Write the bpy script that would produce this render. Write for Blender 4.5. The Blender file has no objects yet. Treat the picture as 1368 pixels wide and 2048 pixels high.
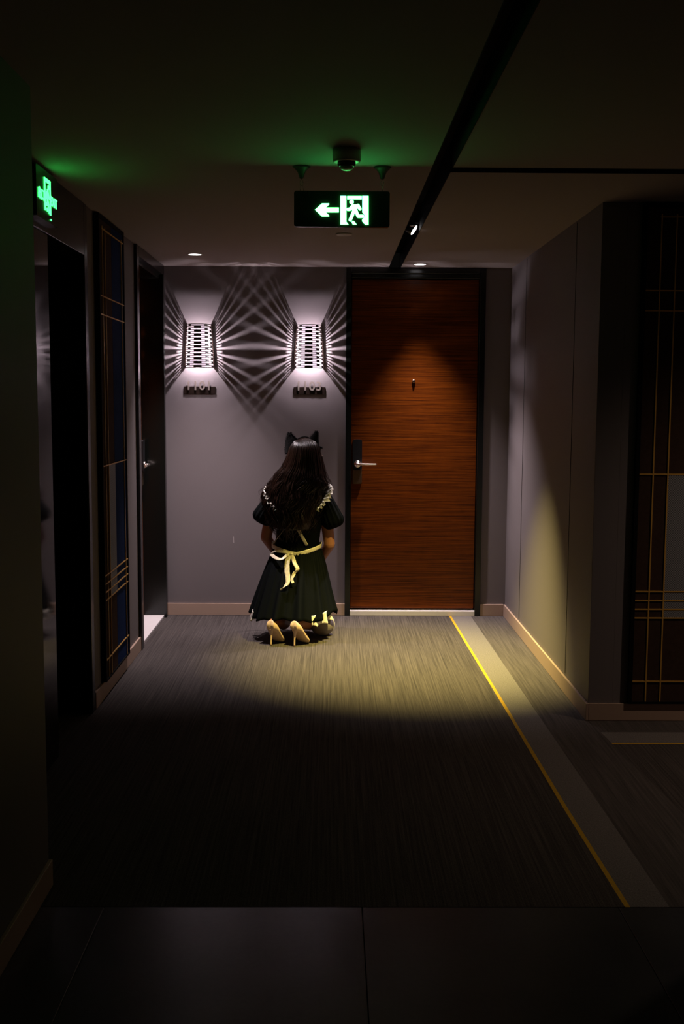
import bpy, bmesh, math, random
from mathutils import Vector, Matrix, noise
random.seed(7)
C = bpy.context.scene.collection
PI = math.pi

# ------------------------------------------------------------------ camera
H = 2.5
CAMZ = 1.57225557
F_PX = 2156.455
YAW, PITCH, ROLL = 0.00977705, -0.104315386, 0.00526662
fw = Vector((math.sin(YAW)*math.cos(PITCH), math.cos(YAW)*math.cos(PITCH), math.sin(PITCH)))
r0 = Vector((math.cos(YAW), -math.sin(YAW), 0)); u0 = r0.cross(fw)
rt = math.cos(ROLL)*r0 + math.sin(ROLL)*u0
up = -math.sin(ROLL)*r0 + math.cos(ROLL)*u0
cam_d = bpy.data.cameras.new('camera'); cam = bpy.data.objects.new('camera', cam_d); C.objects.link(cam)
cam_d.sensor_fit = 'VERTICAL'; cam_d.sensor_height = 36; cam_d.lens = F_PX/2048*36
cam_d.clip_start = 0.02
m = Matrix((rt, up, -fw)).transposed().to_4x4(); m.translation = Vector((0, 0, CAMZ))
cam.matrix_world = m
bpy.context.scene.camera = cam

def at(px, py, Y):
    """world point on the upright plane y=Y behind a pixel of the 1368x2048 frame"""
    d = (px-684)/F_PX*rt - (py-1024)/F_PX*up + fw
    return Vector((0, 0, CAMZ)) + d*(Y/d.y)

# ------------------------------------------------------------------ world, view, lamp settings
vs = bpy.context.scene.view_settings
vs.view_transform = 'Standard'; vs.look = 'None'; vs.gamma = 1; vs.use_curve_mapping = False
vs.exposure = 0.0
w = bpy.data.worlds.new('world'); bpy.context.scene.world = w; w.use_nodes = True
w.node_tree.nodes['Background'].inputs[0].default_value = (0.5, 0.45, 0.4, 1)
w.node_tree.nodes['Background'].inputs[1].default_value = 0.004

P = dict(sconce=24000.0,            # emission strength of each sconce capsule
         down=340.0, down_left=265.0, track=1050.0,
         sign=12.0, wall_sign=5.5, wing=52.0, back=0.1)
COL_WHITE = (1.0, 0.86, 0.90)
COL_SCONCE = (1.0, 0.87, 0.97)
COL_TRACK = (1.0, 0.83, 0.22)

def spot(name, loc, target, power, angle, blend, color, radius, parent=None):
    l = bpy.data.lights.new(name, 'SPOT'); l.energy = power; l.spot_size = math.radians(angle)
    l.spot_blend = blend; l.color = color; l.shadow_soft_size = radius
    o = bpy.data.objects.new(name, l); C.objects.link(o)
    d = Vector(target)-Vector(loc)
    mt = d.to_track_quat('-Z', 'Y').to_matrix().to_4x4(); mt.translation = Vector(loc)
    if parent:
        o.parent = parent; o.matrix_parent_inverse = Matrix.Identity(4)
        o.matrix_local = Matrix.Translation(-Vector(parent.location)) @ mt
    else:
        o.matrix_world = mt
    return o

# ------------------------------------------------------------------ materials
def mat(name, col, rough=0.5, metal=0.0, spec=0.5, bump=None, emit=None, coat=0.0, sheen=0.0, var=0.0):
    m = bpy.data.materials.new(name); m.use_nodes = True
    nt = m.node_tree; b = nt.nodes['Principled BSDF']
    b.inputs['Base Color'].default_value = (*col, 1)
    b.inputs['Roughness'].default_value = rough
    b.inputs['Metallic'].default_value = metal
    b.inputs['Specular IOR Level'].default_value = spec
    b.inputs['Coat Weight'].default_value = coat
    b.inputs['Sheen Weight'].default_value = sheen
    if emit:
        b.inputs['Emission Color'].default_value = (*emit[0], 1)
        b.inputs['Emission Strength'].default_value = emit[1]
    tc = nt.nodes.new('ShaderNodeTexCoord')
    if var or bump:
        n = nt.nodes.new('ShaderNodeTexNoise'); nt.links.new(tc.outputs['Object'], n.inputs['Vector'])
        n.inputs['Scale'].default_value = bump[0] if bump else 20; n.inputs['Detail'].default_value = 6
        if bump:
            bp = nt.nodes.new('ShaderNodeBump'); bp.inputs['Strength'].default_value = bump[1]
            bp.inputs['Distance'].default_value = bump[2] if len(bump) > 2 else 0.002
            nt.links.new(n.outputs['Fac'], bp.inputs['Height']); nt.links.new(bp.outputs['Normal'], b.inputs['Normal'])
        if var:
            mx = nt.nodes.new('ShaderNodeMix'); mx.data_type = 'RGBA'
            mx.inputs['A'].default_value = (*[c*(1-var) for c in col], 1)
            mx.inputs['B'].default_value = (*[min(1, c*(1+var)) for c in col], 1)
            nt.links.new(n.outputs['Fac'], mx.inputs['Factor']); nt.links.new(mx.outputs['Result'], b.inputs['Base Color'])
    return m

def nodes(m): return m.node_tree, m.node_tree.nodes['Principled BSDF']

def streak_mat(name, c1, c2, scale, rough=0.9, bump=0.3, fine=900, noise_detail=4, dist=0.002, spec=0.2, coat=0.0, c3=None, fine_mix=0.35):
    """two colours mixed along stretched noise, with fine-grain noise on top (world position)"""
    m = mat(name, c1, rough, spec=spec, coat=coat); nt, b = nodes(m)
    g = nt.nodes.new('ShaderNodeNewGeometry')
    mp = nt.nodes.new('ShaderNodeMapping'); mp.inputs['Scale'].default_value = scale
    nt.links.new(g.outputs['Position'], mp.inputs['Vector'])
    n1 = nt.nodes.new('ShaderNodeTexNoise'); n1.inputs['Scale'].default_value = 1; n1.inputs['Detail'].default_value = noise_detail
    n1.inputs['Roughness'].default_value = 0.65
    nt.links.new(mp.outputs[0], n1.inputs['Vector'])
    n2 = nt.nodes.new('ShaderNodeTexNoise'); n2.inputs['Scale'].default_value = fine; n2.inputs['Detail'].default_value = 2
    nt.links.new(g.outputs['Position'], n2.inputs['Vector'])
    r = nt.nodes.new('ShaderNodeValToRGB'); r.color_ramp.elements[0].position = 0.34; r.color_ramp.elements[1].position = 0.66
    r.color_ramp.elements[0].color = (*c1, 1); r.color_ramp.elements[1].color = (*c2, 1)
    if c3:
        e = r.color_ramp.elements.new(0.74); e.color = (*c3, 1)
    mx = nt.nodes.new('ShaderNodeMix'); mx.data_type = 'FLOAT'; mx.inputs['Factor'].default_value = fine_mix
    nt.links.new(n1.outputs['Fac'], mx.inputs['A']); nt.links.new(n2.outputs['Fac'], mx.inputs['B'])
    nt.links.new(mx.outputs['Result'], r.inputs['Fac']); nt.links.new(r.outputs['Color'], b.inputs['Base Color'])
    bp = nt.nodes.new('ShaderNodeBump'); bp.inputs['Strength'].default_value = bump; bp.inputs['Distance'].default_value = dist
    nt.links.new(mx.outputs['Result'], bp.inputs['Height']); nt.links.new(bp.outputs['Normal'], b.inputs['Normal'])
    return m

M = {}
M['wall'] = mat('wall_vinyl', (0.19, 0.163, 0.166), 0.6, spec=0.3, bump=(420, 0.12, 0.001), var=0.05)
M['ceiling'] = mat('ceiling_paint', (0.34, 0.29, 0.275), 0.9, spec=0.1, bump=(60, 0.05, 0.001))
M['base'] = mat('baseboard_wood', (0.46, 0.32, 0.245), 0.42, spec=0.4, bump=(80, 0.03, 0.001))
M['carpet'] = streak_mat('carpet_field', (0.016, 0.013, 0.012), (0.098, 0.081, 0.074), (125, 1.5, 1), bump=0.8, fine=260, dist=0.004, c3=(0.20, 0.166, 0.146), fine_mix=0.42)
M['carpet_border'] = streak_mat('carpet_border', (0.040, 0.034, 0.032), (0.105, 0.088, 0.082), (90, 2, 1), bump=0.7, fine=400, dist=0.003)
M['carpet_strip'] = streak_mat('carpet_strip', (0.075, 0.064, 0.061), (0.235, 0.21, 0.20), (150, 150, 1), bump=0.9, fine=420, dist=0.004, fine_mix=0.6)
M['carpet_yellow'] = streak_mat('carpet_yellow', (0.42, 0.23, 0.012), (0.60, 0.36, 0.025), (150, 60, 1), bump=0.8, fine=420, dist=0.003)
M['stone'] = streak_mat('floor_stone', (0.018, 0.020, 0.022), (0.038, 0.040, 0.042), (4, 4, 4), rough=0.28, bump=0.02, fine=60, spec=0.5)
M['black'] = mat('black_lacquer', (0.006, 0.007, 0.006), 0.22, spec=0.5)
M['glossblack'] = mat('polished_black', (0.006, 0.005, 0.005), 0.06, spec=0.5)
M['slot'] = mat('matte_black', (0.004, 0.004, 0.004), 0.8, spec=0.1)
M['wood'] = streak_mat('door_walnut', (0.040, 0.007, 0.0005), (0.19, 0.042, 0.002), (2.6, 2.6, 150), rough=0.36, bump=0.5, fine=14, noise_detail=6, dist=0.0015, spec=0.22, c3=(0.34, 0.088, 0.007), fine_mix=0.10)
M['sill'] = mat('sill_marble', (0.80, 0.74, 0.72), 0.3, bump=(20, 0.02), var=0.05)
M['brass'] = mat('brushed_bronze', (0.55, 0.36, 0.24), 0.3, metal=1.0)
M['nickel'] = mat('satin_nickel', (0.85, 0.74, 0.66), 0.25, metal=1.0)
M['darkplastic'] = mat('dark_plastic', (0.012, 0.012, 0.013), 0.3)
M['chrome'] = mat('chrome', (0.8, 0.8, 0.8), 0.15, metal=1.0)
M['shade'] = mat('sconce_metal', (0.09, 0.075, 0.065), 0.5, metal=0.3)
M['whiteplastic'] = mat('white_plastic', (0.55, 0.5, 0.47), 0.4)
M['cup'] = mat('cup_plastic', (0.16, 0.13, 0.12), 0.4)
m = mat('frosted_screen', (0.5, 0.48, 0.48), 0.6); nt, b = nodes(m)
tr = nt.nodes.new('ShaderNodeBsdfTranslucent'); tr.inputs['Color'].default_value = (0.85, 0.80, 0.83, 1)
mxs = nt.nodes.new('ShaderNodeMixShader'); mxs.inputs[0].default_value = 0.6
nt.links.new(b.outputs[0], mxs.inputs[1]); nt.links.new(tr.outputs[0], mxs.inputs[2])
nt.links.new(mxs.outputs[0], nt.nodes['Material Output'].inputs['Surface'])
M['liner'] = m
M['glow'] = mat('lamp_glow', (1, 1, 1), 0.5, emit=((1, 0.95, 0.97), 6))
M['bulb'] = mat('capsule_glow', (1, 1, 1), 0.5, emit=(COL_SCONCE, P['sconce']))
M['sign_green'] = mat('sign_lit_green', (0.0, 0.0, 0.0), 0.5, emit=((0.09, 1.0, 0.20), P['sign']))
M['sign_green_dim'] = mat('sign_lit_green_dim', (0.0, 0.0, 0.0), 0.5, emit=((0.035, 1.0, 0.12), P['wall_sign']))
M['sign_body'] = mat('sign_acrylic', (0.02, 0.022, 0.018), 0.25)
M['plate'] = mat('plate_brown_black', (0.012, 0.006, 0.004), 0.35)
M['digit'] = mat('digit_metal', (0.75, 0.63, 0.56), 0.35, metal=0.8)
M['skin'] = mat('skin', (0.34, 0.135, 0.07), 0.5, bump=(200, 0.05, 0.001), var=0.04)
M['hair'] = mat('hair', (0.018, 0.008, 0.005), 0.28, spec=0.6)
M['dress'] = mat('black_cotton', (0.0010, 0.0017, 0.0019), 0.8, spec=0.06, bump=(300, 0.1, 0.001))
M['satin'] = mat('cream_satin', (0.66, 0.58, 0.42), 0.28, spec=0.6, bump=(60, 0.5, 0.006))
M['lace'] = mat('white_lace', (0.85, 0.80, 0.72), 0.6, spec=0.3, bump=(90, 0.4, 0.004))
M['shoe'] = mat('nude_leather', (0.72, 0.50, 0.36), 0.3, spec=0.5, coat=0.2)
M['sole'] = mat('shoe_sole', (0.25, 0.14, 0.09), 0.5)
M['fur'] = mat('black_fur', (0.008, 0.007, 0.007), 0.85, spec=0.15, bump=(160, 0.7, 0.006))
M['bag'] = mat('pale_soft_leather', (0.24, 0.20, 0.205), 0.42, bump=(60, 0.08, 0.002))
M['eye'] = mat('eye_white', (0.8, 0.78, 0.75), 0.2)
M['art_brown'] = streak_mat('art_brown', (0.045, 0.026, 0.018), (0.065, 0.038, 0.026), (40, 40, 40), rough=0.9, bump=0.1, fine=300, spec=0.05)
M['art_blue'] = streak_mat('art_blue', (0.008, 0.022, 0.09), (0.012, 0.034, 0.13), (60, 60, 60), rough=0.9, bump=0.1, fine=300, spec=0.05)
M['art_gold'] = mat('art_gold', (0.72, 0.40, 0.08), 0.4, metal=0.2)
M['art_taupe'] = mat('art_taupe', (0.10, 0.075, 0.065), 0.6)
# woven silver fabric: checker weave
m = mat('art_silver_weave', (0.35, 0.36, 0.38), 0.5, metal=0.2); nt, b = nodes(m)
g = nt.nodes.new('ShaderNodeNewGeometry'); mp = nt.nodes.new('ShaderNodeMapping'); mp.inputs['Rotation'].default_value = (0, 0.785, 0)
ck = nt.nodes.new('ShaderNodeTexVoronoi'); ck.inputs['Scale'].default_value = 120; ck.inputs['Randomness'].default_value = 0.0
rr = nt.nodes.new('ShaderNodeValToRGB'); rr.color_ramp.elements[0].color = (0.38, 0.39, 0.42, 1); rr.color_ramp.elements[1].color = (0.05, 0.053, 0.06, 1)
rr.color_ramp.elements[0].position = 0.25; rr.color_ramp.elements[1].position = 0.6
nt.links.new(g.outputs['Position'], mp.inputs['Vector']); nt.links.new(mp.outputs[0], ck.inputs['Vector'])
nt.links.new(ck.outputs['Distance'], rr.inputs['Fac']); nt.links.new(rr.outputs['Color'], b.inputs['Base Color'])
M['art_silver'] = m
# hair: streaks of colour along the locks
m = M['hair']; nt, b = nodes(m)
b.inputs['Anisotropic'].default_value = 0.5

# ------------------------------------------------------------------ mesh helpers
class MB:
    def __init__(s): s.bm = bmesh.new(); s.mi = 0
    def _fin(s, fs):
        for f in fs: f.material_index = s.mi
    def box(s, x0, x1, y0, y1, z0, z1, bevel=0.0, seg=2):
        r = bmesh.ops.create_cube(s.bm, size=1)
        vs = r['verts']
        for v in vs: v.co = Vector((x0+(v.co.x+.5)*(x1-x0), y0+(v.co.y+.5)*(y1-y0), z0+(v.co.z+.5)*(z1-z0)))
        fs = set(f for v in vs for f in v.link_faces); s._fin(fs)
        if bevel:
            es = set(e for v in vs for e in v.link_edges)
            q = bmesh.ops.bevel(s.bm, geom=list(es), offset=bevel, segments=seg, affect='EDGES', profile=0.5)
            s._fin(q['faces'])
        return s
    def poly(s, pts):
        f = s.bm.faces.new([s.bm.verts.new(p) for p in pts]); s._fin([f]); return s
    def prism(s, pts2, fn, d0, d1):
        """outline pts2 extruded; fn(u,v,d)->point"""
        a = [s.bm.verts.new(fn(u, v, d0)) for u, v in pts2]; b = [s.bm.verts.new(fn(u, v, d1)) for u, v in pts2]
        n = len(a); fs = [s.bm.faces.new(a), s.bm.faces.new(b[::-1])]
        for i in range(n): fs.append(s.bm.faces.new((a[i], b[i], b[(i+1) % n], a[(i+1) % n])))
        s._fin(fs); return s
    def rings(s, rs, closed=True, cap0=True, cap1=True, loop=False):
        """rs: list of rings (list of points)"""
        V = [[s.bm.verts.new(p) for p in r] for r in rs]; fs = []
        n = len(V[0]); m = n if closed else n-1
        L = len(V) if loop else len(V)-1
        for i in range(L):
            A = V[i]; B = V[(i+1) % len(V)]
            for j in range(m): fs.append(s.bm.faces.new((A[j], A[(j+1) % n], B[(j+1) % n], B[j])))
        if closed and not loop:
            if cap0: fs.append(s.bm.faces.new(V[0][::-1]))
            if cap1: fs.append(s.bm.faces.new(V[-1]))
        s._fin(fs); return s
    def tube(s, pts, rad, n=10, flat=1.0, upv=None):
        pts = [Vector(p) for p in pts]; rs = []
        rr = rad if hasattr(rad, '__len__') else [rad]*len(pts)
        prev = None
        for i, p in enumerate(pts):
            t = (pts[min(i+1, len(pts)-1)]-pts[max(i-1, 0)]).normalized()
            a = (upv and Vector(upv)) or prev or (Vector((0, 0, 1)) if abs(t.z) < .9 else Vector((1, 0, 0)))
            x = (a - t*a.dot(t)).normalized(); y = t.cross(x); prev = x
            rs.append([p + x*math.cos(2*PI*k/n)*rr[i] + y*math.sin(2*PI*k/n)*rr[i]*flat for k in range(n)])
        return s.rings(rs)
    def lathe(s, prof, c=(0, 0, 0), n=32, sx=1, sy=1, axis=2):
        rs = []
        for r, z in prof:
            ring = []
            for k in range(n):
                a = 2*PI*k/n; p = [r*sx*math.cos(a), r*sy*math.sin(a), z]
                if axis == 1: p = [p[0], z, -p[1]]
                if axis == 0: p = [z, p[0], p[1]]
                ring.append(Vector(c)+Vector(p))
            rs.append(ring)
        return s.rings(rs)
    def ball(s, c, r, sx=1, sy=1, sz=1, sub=3, rot=None):
        q = bmesh.ops.create_icosphere(s.bm, subdivisions=sub, radius=r)
        for v in q['verts']:
            p = Vector((v.co.x*sx, v.co.y*sy, v.co.z*sz))
            if rot: p = rot @ p
            v.co = p + Vector(c)
        s._fin(set(f for v in q['verts'] for f in v.link_faces)); return s
    def build(s, name, ms, parent=None, smooth=False, origin=None):
        bmesh.ops.recalc_face_normals(s.bm, faces=s.bm.faces)
        me = bpy.data.meshes.new(name)
        off = Vector(origin) if origin is not None else (parent_off(parent) if parent else Vector((0, 0, 0)))
        for v in s.bm.verts: v.co -= off
        s.bm.to_mesh(me); s.bm.free()
        for q in (ms if isinstance(ms, (list, tuple)) else [ms]): me.materials.append(M[q] if isinstance(q, str) else q)
        if smooth:
            for p in me.polygons: p.use_smooth = True
        o = bpy.data.objects.new(name, me); C.objects.link(o)
        if parent: o.parent = parent
        elif origin is not None: o.location = off
        return o

def parent_off(p):
    v = Vector((0, 0, 0))
    while p: v += Vector(p.location); p = p.parent
    return v
def tag(o, label=None, cat=None, group=None, kind=None):
    if label: o['label'] = label
    if cat: o['category'] = cat
    if group: o['group'] = group
    if kind: o['kind'] = kind
    return o
def empty(name, loc, label, cat, group=None, kind=None):
    o = bpy.data.objects.new(name, None); C.objects.link(o); o.location = loc
    o.empty_display_size = .1
    return tag(o, label, cat, group, kind)
def remesh(o, voxel, smooth_it=4):
    md = o.modifiers.new('r', 'REMESH'); md.mode = 'VOXEL'; md.voxel_size = voxel; md.use_smooth_shade = True
    sm = o.modifiers.new('s', 'SMOOTH'); sm.iterations = smooth_it; sm.factor = 0.5
    bpy.context.view_layer.update()
    dg = bpy.context.evaluated_depsgraph_get()
    me = bpy.data.meshes.new_from_object(o.evaluated_get(dg)); o.modifiers.clear()
    old = o.data; mats = list(old.materials); o.data = me
    me.materials.clear()
    for q in mats: me.materials.append(q)
    for p in me.polygons: p.use_smooth = True; p.material_index = 0
    return o
def text_mesh(name, body, size, depth, mt, parent, mw, spacing=1.0, bold=0.0):
    cu = bpy.data.curves.new(name, 'FONT'); cu.body = body; cu.size = size; cu.extrude = depth
    cu.align_x = 'CENTER'; cu.align_y = 'CENTER'; cu.space_character = spacing; cu.offset = bold
    t = bpy.data.objects.new('t', cu); C.objects.link(t); bpy.context.view_layer.update()
    me = bpy.data.meshes.new_from_object(t.evaluated_get(bpy.context.evaluated_depsgraph_get()))
    bpy.data.objects.remove(t)
    me.transform(Matrix.Translation(-parent_off(parent)) @ mw); me.materials.clear(); me.materials.append(M[mt])
    o = bpy.data.objects.new(name, me); C.objects.link(o); o.parent = parent; me.name = name
    return o

# ------------------------------------------------------------------ plan of the place
XL, XR, YF, YC = -1.20, 1.27, 7.761, 5.183     # left wall, right wall, far wall, corner of the side corridor
XN, YN = -0.91, 3.36                            # near left wall that juts out
YS = 3.21                                       # where the carpet meets the stone
XE = 4.2                                        # end of the side corridor

# --- floors
def xline(y):
    P_ = [(YS, .921), (4.04, .903), (5.35, .891), (YF, .861)]
    for (a, b), (c, d) in zip(P_, P_[1:]):
        if y <= c: return b+(d-b)*(y-a)/(c-a)
    return P_[-1][1]
def xstrip(y): return 1.061+(1.021-1.061)*(y-YS)/(YF-YS)
def xedge(y): return 1.40-(y-YS)*.0635
f = MB()
def strip(mi, fa, fb, y0, y1, n=40):
    f.mi = mi
    for i in range(n):
        a = y0+(y1-y0)*i/n; b = y0+(y1-y0)*(i+1)/n
        f.poly([(fa(a), a, 0), (fb(a), a, 0), (fb(b), b, 0), (fa(b), b, 0)])
strip(0, lambda y: -1.5, xline, YS, YF+.1)
strip(3, xline, lambda y: xline(y)+.017, YS, YF+.1)
strip(2, lambda y: xline(y)+.017, xstrip, YS, YF+.1)
strip(1, xstrip, lambda y: XR+.1, YC, YF+.1)
strip(1, xstrip, xedge, YS, YC)
def cut(a, b): return lambda y: a
for mi, y0, y1 in ((0, YS, 4.815), (3, 4.815, 4.831), (2, 4.831, 4.99), (1, 4.99, YC+.05)):
    f.mi = mi; n = 14
    for i in range(n):
        a = y0+(y1-y0)*i/n; b = y0+(y1-y0)*(i+1)/n
        f.poly([(xedge(a), a, 0), (XE+.1, a, 0), (XE+.1, b, 0), (xedge(b), b, 0)])
fl = f.build('floor', ['carpet', 'carpet_border', 'carpet_strip', 'carpet_yellow'])
tag(fl, 'streaky brown carpet with a light border and yellow line', 'floor', kind='structure')
s = MB()
for i in range(7):
    for j in range(6):
        x0 = -1.5+i*.8; y1 = YS-.002-j*.8
        s.box(x0+.001, x0+.799, y1-.798, y1, -.02, .0, bevel=.001, seg=1)
so = s.build('floor', 'stone'); tag(so, 'dark polished stone floor in front of the carpet', 'floor', kind='structure')
b = MB(); b.box(-1.6, XE+.2, -1.8, YF+.3, -.06, -.022)
tag(b.build('floor_slab', 'slot'), 'dark slab under the carpet and stone', 'floor', kind='structure')

# --- ceiling with two recessed slots
TX0, TX1 = .397, .482; CY0, CY1 = 4.448, 4.535
c = MB()
c.box(-1.6, TX0, -1.8, YF+.15, H, H+.12)
c.box(TX1, XE+.1, CY1, YF+.15, H, H+.12)
c.box(TX1, XE+.1, -1.8, CY0, H, H+.12)
tag(c.build('ceiling', 'ceiling'), 'plain pale ceiling of the corridor', 'ceiling', kind='structure')
t = MB(); t.box(TX0-.01, TX1+.01, -1.8, YF+.15, H+.12, H+.14); t.box(TX1-.001, XE+.1, CY0-.01, CY1+.01, H+.12, H+.14)
e = .0015
t.box(TX0, TX0+.003, -1.8, YF-.01, H-e, H+.119); t.box(TX1-.003, TX1, -1.8, CY0, H-e, H+.119); t.box(TX1-.003, TX1, CY1, YF-.01, H-e, H+.119)
t.box(TX1, XE, CY0, CY0+.003, H-e, H+.119); t.box(TX1, XE, CY1-.003, CY1, H-e, H+.119)
tag(t.build('trim_1', 'slot'), 'black recessed lighting slot running along the ceiling', 'ceiling slot', kind='structure')

# --- walls
def wall(name, boxes, label):
    q = MB()
    for bx in boxes: q.box(*bx)
    return tag(q.build(name, 'wall'), label, 'wall', kind='structure')
wall('wall_far', [(-1.5, .1, YF, YF+.15, 0, H), (1.085, XR, YF, YF+.15, 0, H), (.1, 1.085, YF+.12, YF+.15, 0, H)], 'grey wall at the corridor end behind the kneeling person')
wall('wall_left', [(XL-.2, XL, YN, 4.15, 0, H), (XL-.2, XL, 5.30, 6.64, 0, H), (XL-.2, XL, 7.715, YF, 0, H), (XL-.2, XL-.19, 6.64, 7.715, 0, H), (XL-.2, XL-.19, 4.15, 5.30, 0, H)], 'grey left corridor wall with a tall decorative panel')
wall('wall_near_left', [(-1.5, XN, -1.8, YN, 0, H)], 'dark near wall at the left edge of the picture')
wr = MB()
g = .0025
wr.box(XR, XR+.12, YC, 5.71-g, 0, H, bevel=.001, seg=1); wr.box(XR, XR+.12, 5.71+g, 7.16-g, 0, H, bevel=.001, seg=1); wr.box(XR, XR+.12, 7.16+g, YF+.15, 0, H, bevel=.001, seg=1)
wr.box(XR+.01, XR+.11, YC+.02, YF+.1, 0, H)
tag(wr.build('wall_right', 'wall'), 'panelled grey right wall with two upright joints', 'wall', kind='structure')
wall('wall_side_corridor', [(XR+.12, XE, YC, YC+.12, 0, H), (XE, XE+.1, 3.3, YC+.12, 0, H)], 'dim grey wall of the side corridor at right')
wall('wall_near_right', [(XR+.35, XE+.1, 3.2, 3.4, 0, H), (XR+.35, XR+.5, -1.8, 3.2, 0, H)], 'dark near wall on the right side')
wall('wall_back', [(-1.5, XR+.5, -1.9, -1.8, 0, H)], 'wall closing the corridor behind the viewer')

# thin steel edges in the joints of the right wall
for i, yy in enumerate((5.71, 7.16)):
    q = MB(); q.tube([(XR-.0008, yy, .1), (XR-.0008, yy, H-.01)], .0016, n=8)
    tag(q.build('trim_%d' % (i+2), 'black', smooth=True), ['black metal bead in the near joint of the right wall', 'black metal bead in the far joint of the right wall'][i], 'trim', kind='structure')

def base(name, segs, label):
    q = MB()
    for x0, x1, y0, y1 in segs: q.box(x0, x1, y0, y1, 0.001, .088, bevel=.0018)
    return tag(q.build(name, 'base'), label, 'baseboard', kind='structure')
base('baseboard_far', [(XL+.012, .1, YF-.013, YF-.0005), (1.085, XR-.013, YF-.013, YF-.0005)], 'beige baseboard along the far wall')
base('baseboard_left', [(XL+.0005, XL+.013, 5.345, 6.69), (XL+.0005, XL+.013, 7.72, YF-.0005)], 'beige baseboard below the decorative panel at left')
base('baseboard_near_left', [(XN+.0005, XN+.013, -1.79, YN)], 'dark-lit baseboard of the near left wall')
base('baseboard_right', [(XR-.013, XR-.0005, YC-.013, YF-.013)], 'beige baseboard lit yellow along the right wall')
base('baseboard_side', [(XR-.0005, XE, YC-.013, YC-.0005)], 'beige baseboard of the side corridor wall')

# ------------------------------------------------------------------ lock set builder (on a leaf), local frame: u across, n out, z up
def lockset(leaf, org, U, N, flip=1):
    """org: centre of lever rose"""
    U = Vector(U); N = Vector(N); Z = Vector((0, 0, 1)); org = Vector(org)
    def fn(u, v, d): return org+U*u+Z*v+N*d
    def rr(w, z0, z1, r=.008, n=5):
        pts = []
        for cx, cz, a0 in ((w-r, z1-r, 0), (-w+r, z1-r, 90), (-w+r, z0+r, 180), (w-r, z0+r, 270)):
            for k in range(n+1):
                a = math.radians(a0+90*k/n); pts.append((cx+r*math.cos(a), cz+r*math.sin(a)))
        return pts
    q = MB(); q.prism(rr(.033, -.145, .175, .012), fn, 0, .014); q.prism(rr(.029, -.14, -.04, .008), fn, .012, .018)
    pl = q.build('lock_plate', 'brass', leaf)
    q = MB(); q.prism(rr(.033, -.045, .178, .015), fn, .0125, .030); rd = q.build('card_reader', 'darkplastic', pl); rd['label'] = 'black card reader'
    q = MB(); n = 28
    q.rings([[fn(r*math.cos(2*PI*k/n), r*math.sin(2*PI*k/n), d) for k in range(n)] for r, d in ((.026, .029), (.026, .036), (.022, .040), (.012, .041), (.011, .062), (.010, .068))])
    pts = [fn(0, 0, .055), fn(flip*.012, 0, .066), fn(flip*.03, 0, .068), fn(flip*.13, -.001, .066), fn(flip*.138, -.001, .064)]
    q.tube(pts, [.010, .009, .0075, .0065, .005], n=12)
    lv = q.build('door_handle', 'nickel', pl, smooth=True)
    return pl

# ------------------------------------------------------------------ far door (door_1)
d1 = empty('door_1', (.59, YF, 0), 'dark orange walnut door with a black frame at corridor end', 'door', kind='structure')
q = MB(); yf = YF-.022
q.box(.098, .135, yf, YF+.115, 0, H-.002, bevel=.002)
q.box(1.047, 1.087, yf, YF+.115, 0, H-.002, bevel=.002)
q.box(.133, 1.049, yf, YF+.115, 2.455, H-.002, bevel=.006, seg=3)
q.box(.133, 1.049, yf+.012, YF+.115, 2.425, 2.457, bevel=.006, seg=3)
q.build('door_frame', 'black', d1)
q = MB(); q.box(.139, 1.043, YF+.025, YF+.07, .05, 2.423, bevel=.002)
leaf1 = q.build('door_leaf', 'wood', d1)
q = MB(); q.box(.135, 1.047, YF-.018, YF+.11, .001, .036, bevel=.002)
sl = q.build('threshold', 'sill', d1); sl['label'] = 'white marble threshold'
lockset(leaf1, (.185, YF+.025, 1.108), (1, 0, 0), (0, -1, 0))
q = MB(); n = 24; q.lathe([(.013, YF+.026), (.013, YF+.017), (.010, YF+.013), (.007, YF+.012)], (.585, 0, 1.703), n=24, axis=1)
ph = q.build('peephole', 'brass', leaf1, smooth=True)
q = MB(); q.ball((.585, YF+.014, 1.703), .0085, sub=2); q.build('lens', 'glossblack', ph, smooth=True)

# ------------------------------------------------------------------ left door (door_2), deep black reveal
d2 = empty('door_2', (XL, 7.18, 0), 'walnut door deep in a black reveal near the far left corner', 'door', kind='structure')
q = MB(); xf = XL+.018
q.box(XL-.185, xf, 6.642, 6.715, 0, H-.002, bevel=.002)
q.box(XL-.185, xf, 7.66, 7.713, 0, H-.002, bevel=.002)
q.box(XL-.185, xf, 6.713, 7.662, 2.43, H-.002, bevel=.004)
q.box(XL-.185, xf-.03, 6.713, 7.662, 2.40, 2.432, bevel=.003)
q.build('door_frame', 'black', d2)
q = MB(); q.box(XL-.185, XL-.145, 6.72, 7.655, .02, 2.40, bevel=.002)
leaf2 = q.build('door_leaf', 'wood', d2)
q = MB(); q.box(XL-.15, XL-.002, 6.716, 7.659, .001, .018, bevel=.002)
sl = q.build('threshold', 'sill', d2); sl['label'] = 'white marble threshold'
lockset(leaf2, (XL-.145, 7.57, 1.105), (0, -1, 0), (1, 0, 0))

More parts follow.
